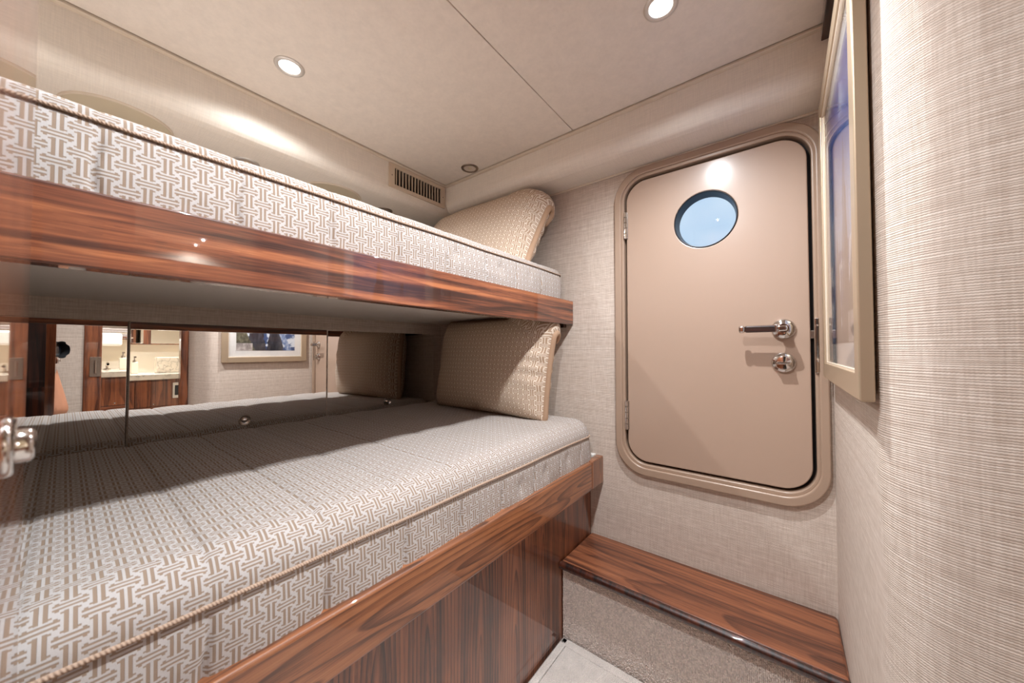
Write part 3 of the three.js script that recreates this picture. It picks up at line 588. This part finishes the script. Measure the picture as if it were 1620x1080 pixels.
// ---------------------------------------------------------------- open entry door on the left
{
  const g = setting('door_2', 'open glossy wooden entry door seen edge-on at the left', [-0.06, 0, 0.03]);
  part('leaf', bx(-0.535, -0.062, YF + 0.012, YC - 0.02, 0.020, 0.045, 0.002, 1), M.leaf, g);
  const k = part('latch_rose', lathe([[0, 0], [0.0145, 0], [0.0147, 0.004], [0.0135, 0.0062], [0, 0.0068]], [-0.30, -0.0475, 0.020], [0, 0, -1], 40), M.chrome, g, 'round chrome push latch');
  part('latch_button', lathe([[0, 0.0125], [0.006, 0.0122], [0.0082, 0.0105], [0.0084, 0.005]], [-0.30, -0.0475, 0.020], [0, 0, -1], 32), M.chrome, k);
  solo('trim_6', bx(-0.095, 0.01, YF, YC, 0.047, 0.13, 0.003, 1), M.darkwood, 'dark wood hinge post of the entry door', null, 'structure');
  solo('wall_entry', bx(-0.06, 0.0, YF, YC + 0.02, 0.13, ZB, 0, 9), M.grass, 'beige grasscloth partition behind the open entry door', null, 'structure');
}

// ---------------------------------------------------------------- passage and bathroom, seen in the mirrors
{
  const X = 0.5;
  solo('wall_passage', bx(X, X + 0.06, YF, YC + 0.02, -0.075, ZB, 0, 9), M.grass, 'beige grasscloth wall across the passage', null, 'structure');
  const t = setting('trim_5', 'dark wood casing around the bathroom doorway', [X, 0, -0.32]);
  part('jamb', bx(X - 0.012, X + 0.06, YF, YC, -0.146, -0.074, 0.006, 1), M.leaf, t);
  part('jamb', bx(X - 0.012, X + 0.06, YF, YC, -0.548, -0.507, 0.006, 1), M.leaf, t);
  part('head', bx(X - 0.012, X + 0.06, 0.66, YC, -0.548, -0.074, 0.006, 2), M.leaf, t);
  for (const [a, b] of [[-0.045, -0.165]]) {
    const h = part('hinge', bx(X - 0.0165, X - 0.0118, b, a, -0.143, -0.098, 0.001), M.nickel, t, 'steel butterfly hinge');
    part('knuckle', cyl([X - 0.018, b + 0.02, -0.12], [X - 0.018, a - 0.02, -0.12], 0.006), M.chrome, h);
  }
  solo('wall_bathroom', bx(2.1, 2.16, YF, YC + 0.02, -1.25, ZB), M.cream, 'cream bathroom wall behind the vanity', null, 'structure');
  solo('wall_bathroom_end', bx(0.56, 2.1, YF, YC + 0.02, -1.28, -1.22), M.cream, 'cream bathroom end wall', null, 'structure');
  // vanity
  const v = thing('vanity_cabinet', 'dark walnut vanity cabinet in the bathroom, seen in the mirror', 'cabinet', [1.8, 0, -0.45]);
  part('body', bx(1.52, 2.09, YF, -0.226, -1.2, 0.3, 0, 1), M.leaf, v);
  for (const [a, b] of [[-0.60, -0.38], [-0.375, -0.155], [-0.15, 0.07]]) { const d = part('door', bx(1.503, 1.519, -0.46, -0.24, a, b, 0.003, 1), M.leaf, v); part('knob', lathe([[0, 0.012], [0.006, 0.01], [0.005, 0.0]], [1.503, -0.44, (a + b) / 2], [-1, 0, 0], 16), M.chrome, d); }
  for (const [a, b] of [[-0.60, -0.155], [-0.15, 0.07]]) part('drawer', bx(1.503, 1.519, -0.66, -0.465, a, b, 0.003, 2), M.leaf, v);
  solo('vanity_counter', bx(1.48, 2.095, -0.2255, -0.178, -1.2, 0.3, 0.006), M.marble, 'pale marble counter on the walnut vanity', 'counter');
  const disp = (z, x, lab) => {
    const d = thing('soap_dispenser', lab, 'dispenser', [x, -0.178 + H, z], { group: 'soap dispensers on the bathroom counter' });
    local('bottle', new RoundedBoxGeometry(0.045, 0.105, 0.045, 3, 0.006).translate(0, 0.0525, 0), M.cream, d);
    local('collar', new THREE.CylinderGeometry(0.012, 0.014, 0.02, 20).translate(0, 0.114, 0), M.chrome, d);
    local('pump', mergeGeometries([new THREE.CylinderGeometry(0.005, 0.005, 0.03, 12).translate(0, 0.137, 0), new THREE.BoxGeometry(0.05, 0.012, 0.016).translate(-0.015, 0.152, 0)]), M.chrome, d);
  };
  disp(-0.405, 1.9, 'soap dispenser beside the marble block, seen in the middle mirror'); disp(-0.33, 1.86, 'soap dispenser beside the tap, seen in the near mirror');
  const tp = thing('basin_tap', 'low chrome basin tap on the bathroom counter', 'tap', [1.92, -0.178 + H, -0.24]);
  local('spout', new THREE.TubeGeometry(new THREE.CatmullRomCurve3([[0, 0, 0], [0, 0.05, 0], [-0.04, 0.06, 0], [-0.09, 0.05, 0]].map((p) => new THREE.Vector3(...p))), 24, 0.009, 12), M.chrome, tp);
  local('base', new THREE.CylinderGeometry(0.02, 0.024, 0.012, 24).translate(0, 0.006, 0), M.chrome, tp);
  solo('tissue_box', bx(1.8, 1.95, -0.1775, -0.03, -0.72, -0.54, 0.008), M.marble, 'pale marble tissue box at the end of the bathroom counter', 'box');
  const so = thing('wall_outlet', 'white outlet plate on the bathroom vanity', 'outlet', [1.5, -0.33 + H, -0.64]);
  part('plate', bx(1.512, 1.5195, -0.40, -0.26, -0.668, -0.612, 0.003), M.outlet, so); part('socket', bx(1.5095, 1.513, -0.375, -0.285, -0.655, -0.626, 0.003), M.plastic2, so, 'dark socket insert');
  const mc = thing('mirror_cabinet', 'wood and mirror cabinet above the bathroom counter', 'cabinet', [2.05, 0.1 + H, -0.4]);
  part('body', bx(2.02, 2.099, 0.095, 0.62, -1.15, 0.25, 0, 1), M.leaf, mc);
  for (const [a, b] of [[-1.1, -0.52], [-0.47, 0.2]]) part('mirror_pane', bx(2.012, 2.0195, 0.105, 0.6, a, b, 0.002), M.mirror, mc);
  const tw = thing('rolled_towel', 'white towel folded on a rail below the mirror cabinet', 'towel', [1.98, 0.06 + H, -0.2]);
  part('cloth', bx(1.955, 2.0, 0.035, 0.15, -0.33, -0.12, 0.02), M.towel, tw); part('rail', cyl([1.985, 0.155, -0.4], [1.985, 0.155, -0.05], 0.006), M.chrome, tw);
  downlight('lit bathroom ceiling light, the nearer of the pair', [1.8, YC, -0.568], true, M.bezel, 0, BATH_CD);
  downlight('lit bathroom ceiling light, the farther of the pair', [1.99, YC, -0.563], true, M.bezel, 0, BATH_CD);
  downlight('lit bathroom ceiling light over the basin', [1.3, YC, -0.15], true, M.bezel, 0, BATH_CD);
}

// ---------------------------------------------------------------- the photographer, seen in the near mirror door
const fw = FWD.clone(), rt = new THREE.Vector3(Math.cos(YAW), 0, -Math.sin(YAW)), upv = new THREE.Vector3().crossVectors(rt, fw);
{
  const c = thing('photo_camera', 'black camera with petal lens hood, reflected in the near mirror door', 'camera', [0, H, 0]);
  c.quaternion.setFromRotationMatrix(new THREE.Matrix4().makeBasis(rt, upv, fw.clone().negate()));
  const hood = []; // petal hood: rim length varies round the lens
  const pos = [], idx = [], S = 64; for (let k = 0; k <= S; k++) { const a = k / S * Math.PI * 2, ext = -0.012 + 0.022 * (0.5 - 0.5 * Math.cos(a * 4)) * 1.0; for (const [r, z] of [[0.036, 0.06], [0.043, ext + 0.004], [0.0405, ext + 0.004], [0.034, 0.06]]) pos.push(r * Math.cos(a), r * Math.sin(a), Math.max(0.008, z)); }
  for (let k = 0; k < S; k++) for (let j = 0; j < 3; j++) { const a = k * 4 + j; idx.push(a, a + 4, a + 1, a + 1, a + 4, a + 5); }
  const hg = new THREE.BufferGeometry(); hg.setAttribute('position', new THREE.Float32BufferAttribute(pos, 3)); hg.setIndex(idx); hg.computeVertexNormals(); hg.setAttribute('uv', new THREE.Float32BufferAttribute(new Float32Array(pos.length / 3 * 2), 2));
  local('lens_hood', hg, M.plastic, c);
  const lz = (p, m, n) => local(n, new THREE.LatheGeometry(p.map(([r, z]) => new THREE.Vector2(r, z)), 40).rotateX(Math.PI / 2), m, c);
  lz([[0, 0.022], [0.016, 0.024], [0.030, 0.034], [0.034, 0.036]], M.lensGlass, 'front_element');
  lz([[0.034, 0.036], [0.036, 0.05], [0.038, 0.062], [0.038, 0.115], [0.034, 0.118]], M.plastic2, 'lens_barrel');
  local('body', new RoundedBoxGeometry(0.135, 0.096, 0.05, 4, 0.014).translate(0, -0.002, 0.14), M.plastic, c);
  local('viewfinder_hump', new RoundedBoxGeometry(0.05, 0.032, 0.055, 3, 0.01).translate(0, 0.054, 0.142), M.plastic, c);
  local('grip', new RoundedBoxGeometry(0.034, 0.09, 0.035, 4, 0.014).translate(-0.052, -0.003, 0.112), M.plastic2, c);
}
function sdf(fn, cx, cy, cz, half, res) {
  const mc = new MarchingCubes(res, M.skin, false, false, 60000); mc.isolation = 0;
  for (let k = 0; k < res; k++) for (let j = 0; j < res; j++) for (let i = 0; i < res; i++) mc.field[i + j * res + k * res * res] = -fn(cx + (i - res / 2) / (res / 2) * half, cy + (j - res / 2) / (res / 2) * half, cz + (k - res / 2) / (res / 2) * half);
  mc.update(); const n = mc.count; const g = new THREE.BufferGeometry();
  const p = new Float32Array(mc.positionArray.slice(0, n * 3)); for (let i = 0; i < n; i++) { p[3 * i] = p[3 * i] * half + cx; p[3 * i + 1] = p[3 * i + 1] * half + cy; p[3 * i + 2] = p[3 * i + 2] * half + cz; }
  g.setAttribute('position', new THREE.BufferAttribute(p, 3)); const w = mergeVertices(g, 1e-4); w.computeVertexNormals(); return w;
}
const cap = (a, b, r0, r1) => (x, y, z) => { const bx_ = b[0] - a[0], by = b[1] - a[1], bz = b[2] - a[2], px = x - a[0], py = y - a[1], pz = z - a[2], t = clamp((px * bx_ + py * by + pz * bz) / (bx_ * bx_ + by * by + bz * bz)); return Math.hypot(px - bx_ * t, py - by * t, pz - bz * t) - (r0 + (r1 - r0) * t); };
const smin = (a, b, k) => { const h = Math.max(k - Math.abs(a - b), 0) / k; return Math.min(a, b) - h * h * k / 4; };
{
  const P = [0.26, 0, 0.33], Y = (v) => v + H;  // standing in the passage beside the door leaf
  const g = thing('person', 'bare forearm of a person holding up a camera, reflected in the near mirror door', 'person', P);
  const sh = [0.20, Y(0.36), 0.20], el = [0.062, Y(-0.30), 0.035], wr = [0.045, Y(-0.085), 0.05], ha = [0.072, Y(-0.045), 0.09];
  const sh2 = [0.40, Y(0.36), 0.28], el2 = [0.40, Y(0.06), 0.20], wr2 = [0.2, Y(-0.02), 0.16];
  const bones = [
    cap([0.28, Y(-0.02), 0.33], [0.28, Y(0.05), 0.33], 0.13, 0.135), cap([0.28, Y(0.05), 0.33], [0.29, Y(0.30), 0.30], 0.135, 0.14), cap([0.22, Y(0.33), 0.26], [0.37, Y(0.33), 0.31], 0.075, 0.075),
    cap([0.29, Y(0.36), 0.29], [0.28, Y(0.47), 0.28], 0.058, 0.055),
    cap([0.23, Y(-0.05), 0.34], [0.20, Y(-0.47), 0.33], 0.085, 0.06), cap([0.20, Y(-0.47), 0.33], [0.2, Y(-0.86), 0.36], 0.056, 0.04), cap([0.2, 0.05, 0.36], [0.17, 0.035, 0.26], 0.038, 0.034),
    cap([0.33, Y(-0.05), 0.34], [0.36, Y(-0.47), 0.34], 0.085, 0.06), cap([0.36, Y(-0.47), 0.34], [0.36, Y(-0.86), 0.37], 0.056, 0.04), cap([0.36, 0.05, 0.37], [0.34, 0.035, 0.27], 0.038, 0.034),
    cap(sh, el, 0.052, 0.043), cap(el, wr, 0.043, 0.027), cap(sh2, el2, 0.05, 0.04), cap(el2, wr2, 0.04, 0.027),
    cap([0.275, Y(0.565), 0.28], [0.275, Y(0.60), 0.285], 0.078, 0.08),
  ];
  const f = (x, y, z) => bones.reduce((s, b) => smin(s, b(x, y, z), 0.05), 9);
  const body = sdf(f, 0.22, 0.82, 0.24, 0.9, 120);
  // the hands: palm, four fingers wrapped under the camera body, thumb up the side
  const hands = [];
  for (const [w0, h0, fx, up] of [[wr, ha, 1, 1], [wr2, [0.13, Y(-0.015), 0.125], -1, 1]]) {
    const hb = [cap(w0, h0, 0.026, 0.028)];
    const dir = new THREE.Vector3(h0[0] - w0[0], 0, h0[2] - w0[2]).normalize(), sd = new THREE.Vector3(-dir.z, 0, dir.x);
    for (let k = 0; k < 4; k++) {
      const o = (k - 1.5) * 0.017, L = [0.032, 0.036, 0.034, 0.027][k], A = [h0[0] + sd.x * o, h0[1] - 0.008, h0[2] + sd.z * o], B = [A[0] + dir.x * L, A[1] - 0.004, A[2] + dir.z * L], C = [B[0] + dir.x * L * 0.5, B[1] + 0.022, B[2] + dir.z * L * 0.5];
      hb.push(cap(A, B, 0.009, 0.0085), cap(B, C, 0.0085, 0.0075));
    }
    const T = [h0[0] - sd.x * 0.03, h0[1], h0[2] - sd.z * 0.03]; hb.push(cap([w0[0] * 0.4 + h0[0] * 0.6, h0[1] - 0.01, w0[2] * 0.4 + h0[2] * 0.6], T, 0.013, 0.011), cap(T, [T[0], T[1] + 0.035, T[2]], 0.0105, 0.0085));
    hands.push(sdf((x, y, z) => hb.reduce((s, b) => smin(s, b(x, y, z), 0.008), 9), h0[0], h0[1], h0[2], 0.13, 72));
  }
  const all = mergeGeometries([body, ...hands]);
  part('body', all, M.skin, g);
  const shirt = (x, y, z) => { let q = bones.slice(0, 3).reduce((s, b) => smin(s, b(x, y, z), 0.05), 9); const up2 = cap(sh, [0.16, Y(0.16), 0.155], 0.06, 0.058), up3 = cap(sh2, [0.4, Y(0.2), 0.24], 0.058, 0.056); q = smin(smin(q, up2(x, y, z), 0.05), up3(x, y, z), 0.05) - 0.008; return Math.max(q, Y(-0.1) - y); };
  part('shirt', sdf(shirt, 0.28, Y(0.15), 0.28, 0.36, 70), M.cloth, g, 'dark shirt');
  const pants = (x, y, z) => { const q = bones.slice(4, 6).concat(bones.slice(7, 9), bones.slice(0, 1)).reduce((s, b) => smin(s, b(x, y, z), 0.04), 9) - 0.009; return Math.max(q, y - Y(-0.06), 0.1 - y); };
  part('trousers', sdf(pants, 0.28, 0.46, 0.34, 0.5, 80), M.cloth, g, 'dark trousers');
  part('hair', sdf((x, y, z) => Math.max(Math.hypot((x - 0.275) / 0.95, y - Y(0.595), (z - 0.295)) - 0.089, (0.255 - z) * 1 - (y - Y(0.60)) * 0.9, Y(0.53) - y), 0.275, Y(0.59), 0.29, 0.13, 40), M.hair, g, 'short dark hair');
  for (const ex of [0.245, 0.305]) part('eye', new THREE.SphereGeometry(0.009, 12, 8).translate(ex, Y(0.585), 0.209), M.plastic, g);
  part('nose', new THREE.ConeGeometry(0.013, 0.035, 10).translate(0.275, Y(0.563), 0.2), M.skin, g);
}

// ---------------------------------------------------------------- sky beyond the porthole
{
  const t = dataTex(512, 256, (i, j) => { const v = j / 256; const c = fbm(i / 40, j / 22, 5, 120); const base = mix3([128, 170, 212], [158, 196, 232], smooth(0.45, 0.8, v)); return mix3(base, [206, 224, 240], smooth(0.42, 0.7, c) * 0.8); }, true);
  t.mapping = THREE.EquirectangularReflectionMapping; scene.background = t;
}
scene.traverse((o) => { if (o.isMesh) { o.castShadow = true; o.receiveShadow = true; } });
renderer.render(scene, camera);
